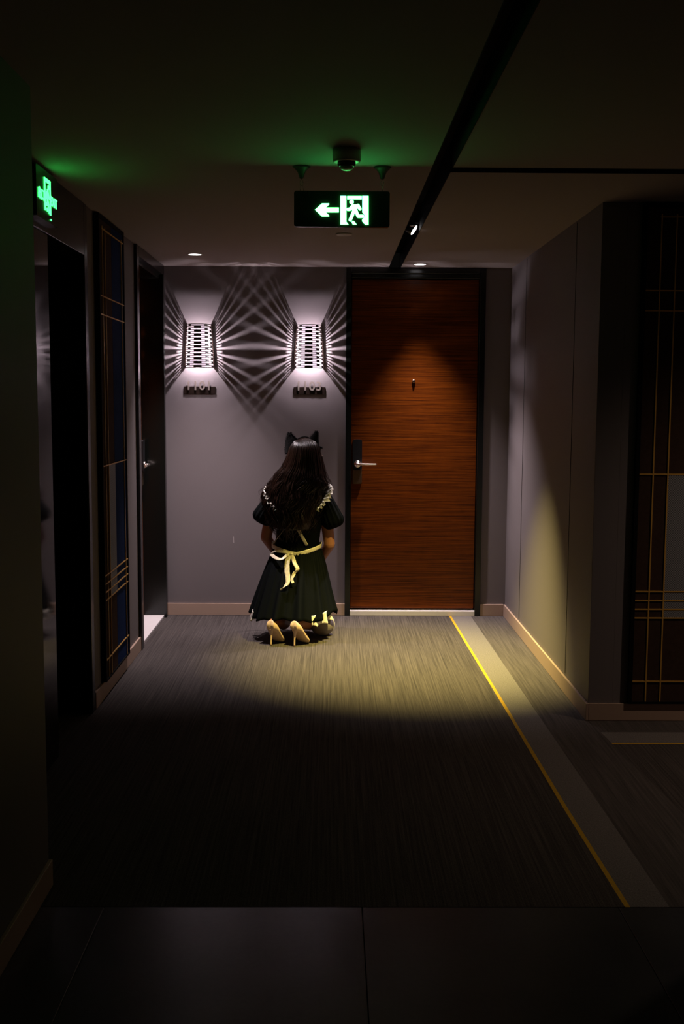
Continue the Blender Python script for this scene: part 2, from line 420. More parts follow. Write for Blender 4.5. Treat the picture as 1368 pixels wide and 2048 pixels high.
# ------------------------------------------------------------------ near left doorway (door_3): polished black casing
d3 = empty('door_3', (XL, 4.7, 0), 'black recessed doorway below the small wall exit sign', 'door', kind='structure')
q = MB()
q.box(XL-.185, XL+.012, 5.27, 5.335, 0, H-.002, bevel=.006, seg=4)
q.box(XL-.185, XL+.012, 4.152, 5.27, 2.25, H-.002, bevel=.003)
fr = q.build('door_frame', 'black', d3)
q = MB(); q.box(XL-.18, XL+.006, 4.155, 4.62, 0.001, 2.249, bevel=.002)
lp = q.build('side_panel', 'glossblack', d3); lp['label'] = 'polished black side panel'
q = MB(); q.box(XL-.18, XL-.14, 4.62, 5.268, .005, 2.249, bevel=.002)
q.build('door_leaf', 'black', d3)
q = MB(); q.tube([(XL-.138, 4.70, 1.0), (XL-.10, 4.70, 1.0), (XL-.10, 4.70, 1.3), (XL-.138, 4.70, 1.3)], .008); q.build('door_handle', 'black', d3, smooth=True)

# ------------------------------------------------------------------ tall decorative panels
def art(name, org, U, N, width, label, cat):
    org = Vector(org); U = Vector(U); N = Vector(N)
    root = empty(name, org, label, cat, group='tall gold lined decorative panels')
    def slab(q, u0, u1, z0, z1, d0, d1):
        q.prism([(u0, z0), (u1, z0), (u1, z1), (u0, z1)], lambda u, v, d: org+U*u+N*d+Vector((0, 0, v-org.z)), d0, d1)
    z0, z1 = .091, H-.006; fw_ = .018
    q = MB(); slab(q, 0, width, z0, z1, 0.0005, .012)
    for a, b_, c_, d_ in ((0, fw_, z0, z1), (width-fw_, width, z0, z1), (fw_, width-fw_, z0, z0+.01), (fw_, width-fw_, z1-.02, z1)): slab(q, a, b_, c_, d_, .0115, .028)
    q.build('frame', 'slot', root)
    q = MB(); slab(q, fw_, .33, z0+.01, z1-.02, .012, .022); q.build('backing', 'art_brown', root)
    q = MB(); slab(q, .33, width-fw_, z0+.01, z1-.02, .012, .0225); o = q.build('blue_field', 'art_blue', root); o['label'] = 'deep blue stripe'
    q = MB(); slab(q, .158, .33, .521, 1.218, .022, .025); o = q.build('woven_insert', 'art_silver', root); o['label'] = 'silver woven insert'
    for u in (.085, .156, width-.075):
        q = MB(); slab(q, u-.003, u+.003, z0+.012, z1-.05, .022, .0275); q.build('gold_line', 'art_gold', root)
    for z in (2.43, 2.09, 1.996, 1.221, .65, .606, .562, .519, .203):
        q = MB(); slab(q, fw_+(.06 if z > 2.4 else 0), width-fw_, z-.003, z+.003, .022, .0272); q.build('gold_line', 'art_gold', root)
    return root
art('wall_panel', (XL, 5.53, .09), (0, 1, 0), (1, 0, 0), .66, 'tall framed panel on the left wall between two doorways', 'wall panel')
art('wall_panel', (1.46, YC, .09), (1, 0, 0), (0, -1, 0), .66, 'tall framed panel on the side corridor wall at right edge', 'wall panel')

# ------------------------------------------------------------------ sconces
def sconce(cx, first, label):
    z0, z1 = 1.790, 2.092; root = empty('wall_sconce', (cx, YF, 1.94), label, 'wall lamp', group='slatted wall lamps above room numbers')
    def prm(z):
        t = (z-z0)/(z1-z0); return .104-.016*t, .118-.012*t       # half width, depth
    def pt(a, z, k=0.0):
        hw, dp = prm(z); return Vector((cx+(hw-k)*math.sin(a), YF-(dp-k)*math.cos(a), z))
    rows = 22; pitch = (z1-z0)/rows; hs = .0023
    q = MB(); na = 40
    for i in range(rows+1):
        z = z0+pitch*i
        rs = []
        for j in range(na+1):
            a = -PI/2+PI*j/na
            rs.append([pt(a, z-hs), pt(a, z+hs), pt(a, z+hs, .0032), pt(a, z-hs, .0032)])
        q.rings(rs)
    q.build('slat_shade', 'shade', root)
    for a0, a1, par in ((-16, 16, 0), (-78, -62, 0), (62, 78, 0), (-50, -33, 1), (33, 50, 1)):
        q = MB()
        for i in range(par, rows, 2):
            z = z0+pitch*(i+.5); h = pitch/2-hs+.0004; rs = []
            for j in range(6):
                a = math.radians(a0+(a1-a0)*j/5); rs.append([pt(a, z-h, .0003), pt(a, z+h, .0003), pt(a, z+h, .0020), pt(a, z-h, .0020)])
            q.rings(rs)
        q.build('spacer_column', 'plate', root)
    q = MB(); rs = []
    for j in range(25):
        a = math.radians(-40+80*j/24); rs.append([pt(a, z0+.004, .0075), pt(a, z1-.004, .0075), pt(a, z1-.004, .0085), pt(a, z0+.004, .0085)])
    q.rings(rs); o = q.build('frosted_liner', 'liner', root, smooth=False); o['label'] = 'glowing frosted inner screen'
    zz = z1-.006; q = MB(); hw, dp = prm(zz)
    arc = [((hw-.004)*math.sin(math.radians(t_)), (dp-.004)*math.cos(math.radians(t_))) for t_ in range(-72, 73, 8)]
    q.prism(arc, lambda u, v, d: Vector((cx+u, YF-v, d)), zz, zz+.0015)  # plate added under the top ring to cut light on the upper wall
    o = q.build('added_baffle', 'liner', root); o['label'] = 'added frosted baffle dimming the wall above'
    for sd in (-1, 1):
        q = MB()
        a = [(cx+sd*prm(z)[0], z) for z in (z0-.004, z1+.004)]
        q.rings([[Vector((x-.005, YF-.010, z)), Vector((x+.005, YF-.010, z)), Vector((x+.005, YF-.0005, z)), Vector((x-.005, YF-.0005, z))] for x, z in a])
        q.build('side_post', 'plate', root)
    q = MB(); q.box(cx-.012, cx+.012, YF-.010, YF-.0005, 1.90, 1.96, bevel=.003); q.tube([(cx, YF-.01, 1.913), (cx, YF-.050, 1.913)], .0022, n=8)
    q.build('lamp_holder', 'chrome', root)
    q = MB(); q.ball((cx, YF-.056, 1.913), .0046, sub=2); q.build('bulb', 'bulb', root, smooth=True)
    return root
sconce(-.945, True, 'lit slatted wall lamp nearest the left corner')
sconce(-.165, False, 'lit slatted wall lamp beside the frame of the walnut door')

# ------------------------------------------------------------------ room numbers
RX = Matrix.Rotation(PI/2, 4, 'X')
for cx, txt, lab in ((-.945, '1101', 'dark number plate nearest the left corner, digits ending in a one'), (-.161, '1103', 'dark number plate near the walnut door, digits ending in a three')):
    root = empty('room_number', (cx, YF, 1.63), lab, 'room number', group='room number plates under the wall lamps')
    q = MB(); q.box(cx-.112, cx+.112, YF-.0045, YF-.0005, 1.603, 1.657, bevel=.0012); pl = q.build('plate', 'plate', root)
    for k, ch in enumerate(txt):
        dx = cx-.006+(k-1.5)*.048
        text_mesh('digit', ch, .087, .0015, 'digit', root, Matrix.Translation((dx, YF-.0085, 1.660)) @ RX, bold=.0018)
        q = MB(); q.tube([(dx, YF-.0072, 1.638), (dx, YF-.0042, 1.638)], .0025, n=8); q.build('standoff', 'brass', root)

# thin pale upright mark low on the wall
q = MB(); q.tube([tuple(at(467, 1073, YF-.002)), tuple(at(467.6, 1086, YF-.002))], .0014, n=6)
sc = q.build('wall_mark', 'sill'); tag(sc, 'tiny upright pale mark on the grey wall left of the person', 'mark')

# ------------------------------------------------------------------ hanging exit sign
SX, SY = .0365, 4.45
sg = empty('exit_sign', (SX, SY, 2.33), 'lit green exit sign with left arrow hanging from ceiling', 'exit sign')
def rrect(x0, x1, z0, z1, r, n=6):
    pts = []
    for cx, cz, a0 in ((x1-r, z1-r, 0), (x0+r, z1-r, 90), (x0+r, z0+r, 180), (x1-r, z0+r, 270)):
        for k in range(n+1):
            a = math.radians(a0+90*k/n); pts.append((cx+r*math.cos(a), cz+r*math.sin(a)))
    return pts
F_ = lambda u, v, d: Vector((u, SY+d, v))
q = MB(); q.prism(rrect(-.156, .229, 2.262, 2.403, .010), F_, -.012, .012)
body = q.build('sign_body', 'sign_body', sg)
q = MB(); q.box(-.118, -.095, SY-.015, SY-.011, 2.378, 2.400, bevel=.001); q.build('sensor_window', 'plate', body)
# pictograms: pixels of the zoomed crop (570..800 x 370..470 at 5.948 px per px) mapped to the sign face
def sp(cx, cy): p = at(570+cx/5.948, 370+cy/5.948, SY-.013); return (p.x, p.z)
q = MB(); d0, d1 = -.0125, -.0155
def pict(q, pts): q.prism([sp(*p) for p in pts], F_, d0, d1)
def stroke(q, pts, wd, n=8):
    pts = [Vector(sp(*p)) for p in pts]; r = wd/5.948/484.6/2
    for a, b_ in zip(pts, pts[1:]):
        t = (b_-a).normalized(); nn = Vector((-t.y, t.x))
        an = math.atan2(nn.y, nn.x); out = [(a.x+r*math.cos(an+PI*k/n), a.y+r*math.sin(an+PI*k/n)) for k in range(n+1)] + [(b_.x+r*math.cos(an+PI+PI*k/n), b_.y+r*math.sin(an+PI+PI*k/n)) for k in range(n+1)]
        q.prism(out, F_, d0, d1+random.random()*.0004)
pict(q, [(357, 295), (440, 220), (524, 220), (524, 232), (486, 270), (640, 270), (640, 325), (486, 325), (524, 362), (524, 374), (440, 374)])
q.build('arrow', 'sign_green', body)
q = MB()
pict(q, [(659, 130), (730, 130), (730, 440), (755, 470), (659, 470)])
pict(q, [(741, 132), (912, 132), (912, 172), (741, 172)])
pict(q, [(920, 130), (993, 130), (993, 473), (955, 473), (918, 432), (918, 412), (944, 385), (948, 360), (920, 325)])
q.build('door_symbol', 'sign_green', body)
q = MB()
stroke(q, [(792, 203), (792.5, 203)], 50)
pict(q, [(800, 232), (872, 232), (885, 250), (850, 300), (870, 340), (845, 350), (815, 320), (795, 300), (790, 270)])
stroke(q, [(808, 246), (770, 290), (748, 290)], 34)
stroke(q, [(868, 244), (892, 285)], 34)
stroke(q, [(828, 290), (776, 415)], 37)
stroke(q, [(845, 310), (870, 372), (925, 372)], 36)
pict(q, [(793, 440), (805, 428), (822, 432), (852, 470), (806, 470)])
q.build('running_figure', 'sign_green', body)
for x, k in ((-.126, 0), (.199, 1)):
    q = MB()
    q.lathe([(.002, 2.450), (.008, 2.453), (.011, 2.464), (.016, 2.478), (.028, 2.490), (.036, 2.4985)], (x, SY, 0), n=24)
    br = q.build('ceiling_cup', 'cup', sg, smooth=True)
    q = MB(); q.tube([(x+.006*math.cos(a), SY, 2.437+.012*math.sin(a)) for a in [i*PI/6 for i in range(13)]], .0012, n=6)
    if k == 0:
        q.tube([(x-.004, SY, 2.43), (x-.006, SY, 2.415), (x-.003, SY, 2.40)], .001, n=6); q.tube([(x+.004, SY, 2.43), (x+.006, SY, 2.418), (x+.010, SY, 2.40)], .001, n=6)
    else:
        q.tube([(x, SY, 2.43), (x+.001, SY, 2.415), (x, SY, 2.40)], .0012, n=6)
    q.build('hanging_wire', 'chrome', sg, smooth=True)

# ------------------------------------------------------------------ small wall exit sign
ws = empty('exit_sign', (XL+.012, 4.52, 2.39), 'small green exit sign on the header above the black left doorway', 'exit sign')
FW_ = lambda u, v, d: Vector((XL+.012+d, u, v))
q = MB(); q.prism(rrect(4.345, 4.68, 2.285, 2.485, .008), FW_, .0005, .026); wb = q.build('sign_body', 'sign_body', ws)
d0, d1 = .0262, .0285
def wr_(y0, y1, z0, z1, q): q.prism([(y0, z0), (y1, z0), (y1, z1), (y0, z1)], FW_, d0, d1)
q = MB(); wr_(4.462, 4.475, 2.325, 2.455, q); wr_(4.544, 4.557, 2.318, 2.455, q); wr_(4.475, 4.544, 2.44, 2.455, q); q.build('door_symbol', 'sign_green_dim', wb)
def st2(q, pts, r, n=8):
    pts = [Vector(p) for p in pts]
    for a, b_ in zip(pts, pts[1:]):
        t_ = (b_-a).normalized(); an = math.atan2(t_.x, -t_.y)
        q.prism([(a.x+r*math.cos(an+PI*k/n), a.y+r*math.sin(an+PI*k/n)) for k in range(n+1)]+[(b_.x+r*math.cos(an+PI+PI*k/n), b_.y+r*math.sin(an+PI+PI*k/n)) for k in range(n+1)], FW_, d0, d1+random.random()*.0004)
q = MB(); st2(q, [(4.528, 2.424), (4.5281, 2.424)], .009); st2(q, [(4.512, 2.408), (4.508, 2.375)], .009); st2(q, [(4.512, 2.408), (4.490, 2.395), (4.486, 2.375)], .005)
st2(q, [(4.516, 2.405), (4.530, 2.383), (4.542, 2.383)], .005); st2(q, [(4.506, 2.375), (4.522, 2.355), (4.530, 2.325)], .006); st2(q, [(4.508, 2.375), (4.498, 2.352), (4.484, 2.352)], .006); st2(q, [(4.496, 2.334), (4.502, 2.330)], .006)
q.build('running_figure', 'sign_green_dim', wb)
RW = Matrix.Rotation(PI/2, 4, 'Z') @ RX
text_mesh('lettering', 'EXIT', .052, .001, 'sign_green_dim', wb, Matrix.Translation((XL+.0395, 4.607, 2.376)) @ RW, bold=.001)
text_mesh('lettering', '出口', .048, .001, 'sign_green_dim', wb, Matrix.Translation((XL+.0395, 4.412, 2.376)) @ RW, bold=.001)
q = MB(); wr_(4.552, 4.562, 2.297, 2.303, q); q.build('indicator_light', 'sign_green_dim', wb)

# ------------------------------------------------------------------ ceiling fittings
q = MB(); q.lathe([(.053, 2.4995), (.053, 2.462), (.050, 2.455), (.040, 2.4535), (.034, 2.4535)], (.051, 4.15, 0), n=40)
de = empty('motion_detector', (.051, 4.15, H), 'round white ceiling detector just in front of the hanging sign', 'detector')
q.build('housing', 'whiteplastic', de, smooth=True)
q = MB(); q.lathe([(.034, 2.4534), (.034, 2.444), (.028, 2.438), (.026, 2.4375)], (.051, 4.15, 0), n=40); q.build('collar', 'darkplastic', de, smooth=True)
q = MB(); q.lathe([(.0255, 2.438), (.023, 2.430), (.015, 2.425), (.004, 2.4235)], (.051, 4.15, 0), n=32); q.build('lens', 'whiteplastic', de, smooth=True)
q = MB(); q.lathe([(.047, 2.4995), (.047, 2.496), (.043, 2.493), (.01, 2.4925)], (.064, 6.22, 0), n=36)
tag(q.build('sprinkler_cap', 'whiteplastic', smooth=True, origin=(.064, 6.22, H)), 'flat round cap on the ceiling below the hanging sign', 'ceiling cap')

def downlight(x, y, power, ang, label, tilt=(0, 0), color=None):
    root = empty('downlight', (x, y, H), label, 'ceiling light', group='round lit ceiling downlights')
    q = MB(); n = 40
    q.rings([[Vector((x+r*math.cos(2*PI*k/n), y+r*math.sin(2*PI*k/n), z)) for k in range(n)] for r, z in ((.050, H-.0004), (.050, H-.004), (.045, H-.0055), (.041, H-.004), (.041, H-.0004))], loop=False, cap0=False, cap1=False)
    q.build('trim_ring', 'whiteplastic', root, smooth=True)
    q = MB(); q.lathe([(.041, H-.0008), (.040, H-.0028), (.002, H-.0032)], (x, y, 0), n=32); q.build('lens', 'glow', root, smooth=True)
    spot('lamp', (x, y, H-.012), (x+tilt[0], y+tilt[1], 0), power, ang, 1.0, color or COL_WHITE, .03, root)
    return root
downlight(-.889, 7.113, P['down_left'], 80, 'bright round downlight in front of the number 1101')
downlight(.602, 7.553, P['down'], 74, 'bright round downlight above the walnut door', tilt=(.06, -.54))
downlight(2.55, 4.25, P['wing'], 128, 'added unseen downlight filling the side corridor', color=(1, .74, .56))  # added out of view to lift the dim side corridor
downlight(.2, -.6, P['back'], 160, 'added unseen fill downlight behind the viewer', color=(1, .8, .65))  # added behind the camera as very weak fill

# track spotlight sunk in the slot
ts = empty('track_spotlight', (.440, 6.0, H), 'black adjustable spotlight sunk in the ceiling slot', 'spotlight')
q = MB()
T0 = Vector((.447, 6.085, 2.505)); AIM = Vector((.50, 6.44, 0)); ax = Vector((.80, -.22, -.56)).normalized()
xa = ax.cross(Vector((0, 1, 0))).normalized(); ya = ax.cross(xa)
def rg(r, d, n=32): return [T0+ax*d+xa*r*math.cos(2*PI*k/n)+ya*r*math.sin(2*PI*k/n) for k in range(n)]
q.rings([rg(.026, -.045), rg(.030, -.04), rg(.033, .004), rg(.030, .004), rg(.028, -.010)])
q.build('lamp_head', 'darkplastic', ts, smooth=True)
q = MB(); q.rings([rg(.029, .002), rg(.028, .0045), rg(.02, .006)]); q.build('lens', 'glow', ts, smooth=True)
q = MB(); q.tube([(.405, 6.0, 2.55), (.415, 6.0, 2.53), (.44, 5.93, 2.515), (.465, 6.0, 2.53), (.475, 6.0, 2.55)], .003, n=8); q.box(.41, .445, 5.885, 5.915, 2.495, 2.512, bevel=.003)
q.build('bracket', 'chrome', ts, smooth=False)
spot('lamp', (.455, 6.08, 2.455), tuple(AIM), P['track'], 60, 1.0, COL_TRACK, .016, ts)

# ------------------------------------------------------------------ person kneeling, seen from behind
TX, TY = -.225, 7.12                      # torso centre
pr = empty('person', (TX, 7.05, 0), 'person kneeling with back turned, long dark hair, cat ears, black maid dress', 'person')
def V(x, y, z): return Vector((TX+x, TY+y, z))

# skin body as one continuous surface
q = MB()
def cap(a, b_, ra, rb, n=16):
    a = Vector(a); b_ = Vector(b_); k = 7
    q.tube([a+(b_-a)*i/k for i in range(k+1)], [ra+(rb-ra)*i/k for i in range(k+1)], n=n); q.ball(a, ra, sub=2); q.ball(b_, rb, sub=2)
HX = .045                                  # head offset to the right
def ell(zs):
    q.rings([[V(cx+hw*math.cos(2*PI*k/28), cy+hd*math.sin(2*PI*k/28), z) for k in range(28)] for z, cx, hw, hd, cy in zs])
ell([(.34, .0, .10, .08, .02), (.40, .0, .150, .105, .0), (.46, .0, .155, .110, 0), (.53, .0, .130, .095, 0), (.60, .005, .112, .082, .005),
     (.68, .01, .120, .085, .01), (.78, .015, .142, .100, .015), (.86, .02, .155, .100, .01), (.93, .022, .165, .085, 0), (.972, .025, .12, .062, 0), (1.0, .03, .055, .05, .0)])
for sd in (-1, 1): q.ball(V(.018+sd*.065, .085, .81), .062, sub=2)
cap(V(.03, .0, .96), V(HX, .02, 1.10), .056, .050)
# head
hc = V(HX, .022, 1.20)
q.ball(hc, .1, .79, .98, 1.16, sub=3)
q.ball(hc+Vector((0, .028, -.055)), .07, .80, .86, .92, sub=3)
q.ball(hc+Vector((0, .062, -.100)), .022, 1.1, .8, .8, sub=2)
q.tube([hc+Vector((0, .093, .005)), hc+Vector((0, .105, -.022)), hc+Vector((0, .112, -.036))], [.008, .009, .013], n=10)
q.ball(hc+Vector((0, .104, -.038)), .013, 1.2, .8, .7, sub=2)
q.ball(hc+Vector((0, .092, -.062)), .013, 1.8, .6, .40, sub=2); q.ball(hc+Vector((0, .090, -.070)), .013, 1.5, .6, .42, sub=2)
for sd in (-1, 1):
    q.ball(hc+Vector((sd*.030, .083, .016)), .014, 1.3, .5, .5, sub=2)
    q.ball(hc+Vector((sd*.079, .004, -.012)), .026, .35, .75, 1.15, sub=2)
# legs: thighs upright over the knees, shins back along the floor, feet on their toes
LG = []
for sd, ank, toe, hl in ((-1, V(-.148, -.318, .140), V(-.108, -.235, .022), V(-.163, -.345, .135)), (1, V(-.003, -.335, .135), V(.060, -.255, .022), V(-.013, -.365, .130))):
    hip = V(sd*.075, .0, .42); kn = V(sd*.09-.01, .045, .075)
    cap(hip, kn, .082, .055); cap(kn, ank*.5+kn*.5+Vector((0, 0, .01)), .052, .050); cap(ank*.5+kn*.5+Vector((0, 0, .01)), ank+Vector((0, .03, .0)), .050, .030)
    cap(ank+Vector((0, .02, -.005)), toe+Vector((0, .012, .012)), .027, .020)
    LG.append((ank, toe, hl))
# arms and hands (resting on the front of the thighs)
for sd, sh, el, wr2 in ((-1, V(-.150, .0, .935), V(-.212, .035, .65), V(-.115, .175, .475)), (1, V(.172, .0, .925), V(.212, .03, .605), V(.125, .175, .435))):
    cap(sh, el, .046, .037); cap(el, wr2, .037, .024)
    dirn = (V(sd*.05, .165, .37)-wr2).normalized(); side = dirn.cross(Vector((0, 1, 0))).normalized()
    pal = wr2+dirn*.045
    q.ball(pal, .04, .95, .42, 1.15, sub=2, rot=Matrix((side, dirn.cross(side), dirn)).transposed())
    for k, (off, ln) in enumerate(((-.027, .062), (-.009, .073), (.009, .070), (.026, .055))):
        a = pal+dirn*.035+side*off; b1 = a+dirn*ln*.45+Vector((0, .006, 0)); c1 = b1+dirn*ln*.33+Vector((0, -.004, 0)); e1 = c1+dirn*ln*.25+Vector((0, -.012, 0))
        q.tube([a, b1, c1, e1], [.0085, .008, .0075, .006], n=8); q.ball(e1, .006, sub=1)
    a = pal-dirn*.02-side*.03*sd; q.tube([a, a-side*.022*sd+dirn*.028, a-side*.026*sd+dirn*.055], [.012, .010, .007], n=8)
body = q.build('body', 'skin', pr); remesh(body, .0042, 3)
for sd in (-1, 1):
    q = MB(); q.ball(hc+Vector((sd*.030, .084, .016)), .011, 1.1, .6, .7, sub=2); q.build('eye', 'eye', pr, smooth=True)
    q = MB(); q.tube([hc+Vector((sd*(.018+.008*i), .0925-.0025*i*i*.6, .036+.003*math.sin(i))) for i in range(4)], [.002, .003, .003, .0015], n=6); q.build('eyebrow', 'hair', pr, smooth=True)

# shoes: pointed pumps with stiletto heels
for sd, (ank, toe, hl) in zip((-1, 1), LG):
    fx = (toe-hl); fx.z = 0; L_ = fx.length; fx.normalize(); sx_ = Vector((fx.y, -fx.x, 0))
    L_ += .035
    secs = []   # t along, half width, sole z, top z, back shift
    N_ = 18
    q = MB(); rs = []
    for i in range(N_+1):
        t = i/N_
        solez = .098*(0.5+0.5*math.cos(min(1, t/.78)*PI))+.004
        hw = .045*(math.sin(PI*min(1, (t+.10)/.36)/2) if t < .26 else 1) * (1 if t < .68 else max(.10, 1-(t-.68)/.32*.92))
        hw *= (1+.12*math.exp(-((t-.65)/.12)**2))
        if t == 0: hw = .030
        tp = .062-.022*t if t < .25 else (.0565-.05*(t-.25)/.35 if t < .6 else .045)
        topz = solez + (.066-.05*t if t < .35 else (.0485-.012*(t-.35) if t < .6 else .0455-.04*(t-.6)/.4))
        c0 = Vector((hl.x, hl.y, 0))+fx*(t*L_-.002*math.sin(PI*t))
        ring = []
        for k in range(20):
            a = 2*PI*k/20; cx_, sz_ = math.cos(a), math.sin(a)
            pw = .72
            px_ = hw*math.copysign(abs(cx_)**pw, cx_)*(1-.12*max(0, sz_)); pz = (solez+topz)/2+(topz-solez)/2*math.copysign(abs(sz_)**pw, sz_)
            back = -.012*max(0, 1-t*5)*(math.sin(max(0, min(1, (pz-solez)/(topz-solez)))*PI)) + .010*max(0, 1-t*6)*((pz-solez)/(topz-solez))
            ring.append(c0+sx_*px_+fx*back+Vector((0, 0, pz)))
        rs.append(ring)
    q.rings(rs)
    up_ = q.build('high_heel_shoe', 'shoe', pr, smooth=True)
    ss = up_.modifiers.new('s', 'SUBSURF'); ss.levels = 1; ss.render_levels = 2
    q = MB(); tp_ = Vector((hl.x, hl.y, 0))
    q.rings([[tp_+fx*(c_+rr_*1.15*math.cos(2*PI*k/14))+sx_*rr_*math.sin(2*PI*k/14)+Vector((0, 0, z)) for k in range(14)] for rr_, z, c_ in ((.0055, .001, .008), (.005, .012, .008), (.0052, .045, .009), (.0085, .078, .014), (.016, .098, .022), (.02, .108, .024))])
    q.build('heel', 'shoe', up_, smooth=True)

# dress ---------------------------------------------------------------
def lerp_tab(tab, z):
    tab = sorted(tab)
    if z <= tab[0][0]: return tab[0][1:]
    for a, b_ in zip(tab, tab[1:]):
        if z <= b_[0]:
            t = (z-a[0])/(b_[0]-a[0]); t = t*t*(3-2*t)*.5+t*.5
            return tuple(x+(y-x)*t for x, y in zip(a[1:], b_[1:]))
    return tab[-1][1:]
BD = [(.56, -.006, .150, .108, 0), (.60, -.005, .146, .102, .003), (.68, .004, .146, .106, .006), (.78, .014, .155, .115, .01), (.87, .02, .172, .112, .005), (.93, .022, .185, .098, 0), (.965, .024, .165, .082, 0), (.99, .027, .105, .068, 0), (1.005, .03, .068, .06, 0)]
q = MB(); rs = []
for i in range(31):
    z = .56+(1.005-.56)*i/30; cx, hw, hd, cy = lerp_tab(BD, z)
    rs.append([V(cx+hw*math.cos(2*PI*k/56), cy+hd*math.sin(2*PI*k/56)*(1+.006*math.sin(z*90+k)), z+.004*noise.noise(Vector((k*.3, z*20, 0)))) for k in range(56)])
q.rings(rs, cap0=False, cap1=False); q.build('dress_bodice', 'dress', pr, smooth=True)
def skirt_ring(z, t, amp=1.0, off=0.0, n=220):
    """t 0 waist, 1 hem"""
    flare = t**.8
    hw = .147+(.272-.147)*flare+off; hd = .102+(.245-.102)*flare+off
    cx = .0+(-.028)*t; cy = .003-.10*t
    ring = []
    for k in range(n):
        a = 2*PI*k/n
        fold = amp*t*(.017*math.sin(13*a+1.1+.6*math.sin(2*a))+.009*math.sin(23*a+2.3)+.006*math.sin(5*a))
        g = amp*.0035*math.sin(47*a)*(1-t)
        rx = hw+fold+g; ry = hd+fold+g
        x = rx*math.cos(a); y = ry*math.sin(a)
        # pushed out a little at the lower right by the bag beside the knee
        ff = t**3*math.exp(-((a-5.95)/.42)**2)
        x += .012*ff; zz = z+.045*ff+.012*t*math.sin(3*a+.5)*t + .006*t*math.sin(13*a)
        ring.append(V(cx+x, cy+y, zz))
    return ring
q = MB(); rs = []
for i in range(33):
    t = i/32; rs.append(skirt_ring(.600-(.600-.158)*t, t))
rs.append(skirt_ring(.150, 1, off=-.003)); rs.append(skirt_ring(.160, 1, off=-.008))
q.rings(rs, cap0=False, cap1=False); q.build('dress_skirt', 'dress', pr, smooth=True)
# frilled underskirt edge, peeping out below the hem at both sides
def frill(a0, a1, z0, z1, off, name, n=90):
    q = MB(); rs = []
    for j in range(9):
        s_ = j/8; ring = []
        for k in range(n+1):
            a = a0+(a1-a0)*k/n; hw = .262+off; hd = .235+off
            w_ = s_*(.014*math.sin(a*30+1.5*math.sin(a*9))+.008*math.sin(a*53+s_*2))
            zz = z0+(z1-z0)*s_+.007*math.sin(a*23)*s_
            ff = math.exp(-((a-5.95)/.42)**2)
            ring.append(V(-.028+(hw+w_)*math.cos(a), -.097+(hd+w_)*math.sin(a), zz+.025*ff))
        rs.append(ring)
    q.rings(rs, closed=False); o = q.build(name, 'lace', pr, smooth=True)
    sd_ = o.modifiers.new('s', 'SOLIDIFY'); sd_.thickness = .0012
    return o
frill(5.22, 6.02, .185, .114, 0.0, 'underskirt_frill')
frill(2.95, 3.45, .185, .128, 0.004, 'underskirt_frill')

# puffed sleeves
for sd, a, b_ in ((-1, V(-.145, -.005, .945), V(-.235, .005, .770)), (1, V(.165, -.005, .950), V(.240, .005, .745))):
    q = MB(); ax_ = (b_-a).normalized(); xa = ax_.cross(Vector((0, 1, 0))).normalized(); ya = ax_.cross(xa); rs = []; L_ = (b_-a).length
    for t, r in ((-.15, .024), (0, .038), (.12, .047), (.3, .057), (.5, .064), (.7, .071), (.86, .076), (.96, .073), (1.05, .060), (1.10, .046), (1.04, .048), (.9, .048)):
        n = 72
        rs.append([a+ax_*L_*t+(xa*math.cos(2*PI*k/n)+ya*math.sin(2*PI*k/n)*.92)*(r+(.0035*math.sin(15*2*PI*k/n)+.002*math.sin(23*2*PI*k/n+t*5))*min(1, t+.4)) for k in range(n)])
    q.rings(rs, cap0=True, cap1=False); q.build('puff_sleeve', 'dress', pr, smooth=True)

# ribbons ----------------------------------------------------------------
def ribbon(name, pts, wdt, acr, mt='satin', parent=None, crinkle=.0, thick=.0012, n=8):
    """pts: centre line; acr: across directions (one or list); builds a soft band"""
    pts = [Vector(p) for p in pts]; fine = []
    K = len(pts)
    def cr(i, t):
        p0, p1, p2, p3 = pts[max(i-1, 0)], pts[i], pts[min(i+1, K-1)], pts[min(i+2, K-1)]
        return .5*((2*p1)+(p2-p0)*t+(2*p0-5*p1+4*p2-p3)*t*t+(3*p1-p0-3*p2+p3)*t**3)
    wl = wdt if hasattr(wdt, '__len__') else [wdt]*K; al = acr if isinstance(acr, list) else [acr]*K
    rs = []
    for i in range(K-1):
        for j in range(n if i < K-2 else n+1):
            t = j/n; p = cr(i, t); w_ = wl[i]+(wl[i+1]-wl[i])*t; ac = (Vector(al[i])*(1-t)+Vector(al[i+1])*t).normalized()
            tn = (cr(i, min(1, t+.05))-cr(i, max(0, t-.05))).normalized(); ac = (ac-tn*ac.dot(tn)).normalized(); nn = tn.cross(ac)
            rs.append([p+ac*w_*(s_/4-.5)+nn*crinkle*math.sin((i+t)*9+s_*1.9) for s_ in range(5)])
    q = MB(); q.rings(rs, closed=False); o = q.build(name, mt, parent or pr, smooth=True)
    sd_ = o.modifiers.new('s', 'SOLIDIFY'); sd_.thickness = thick
    return o
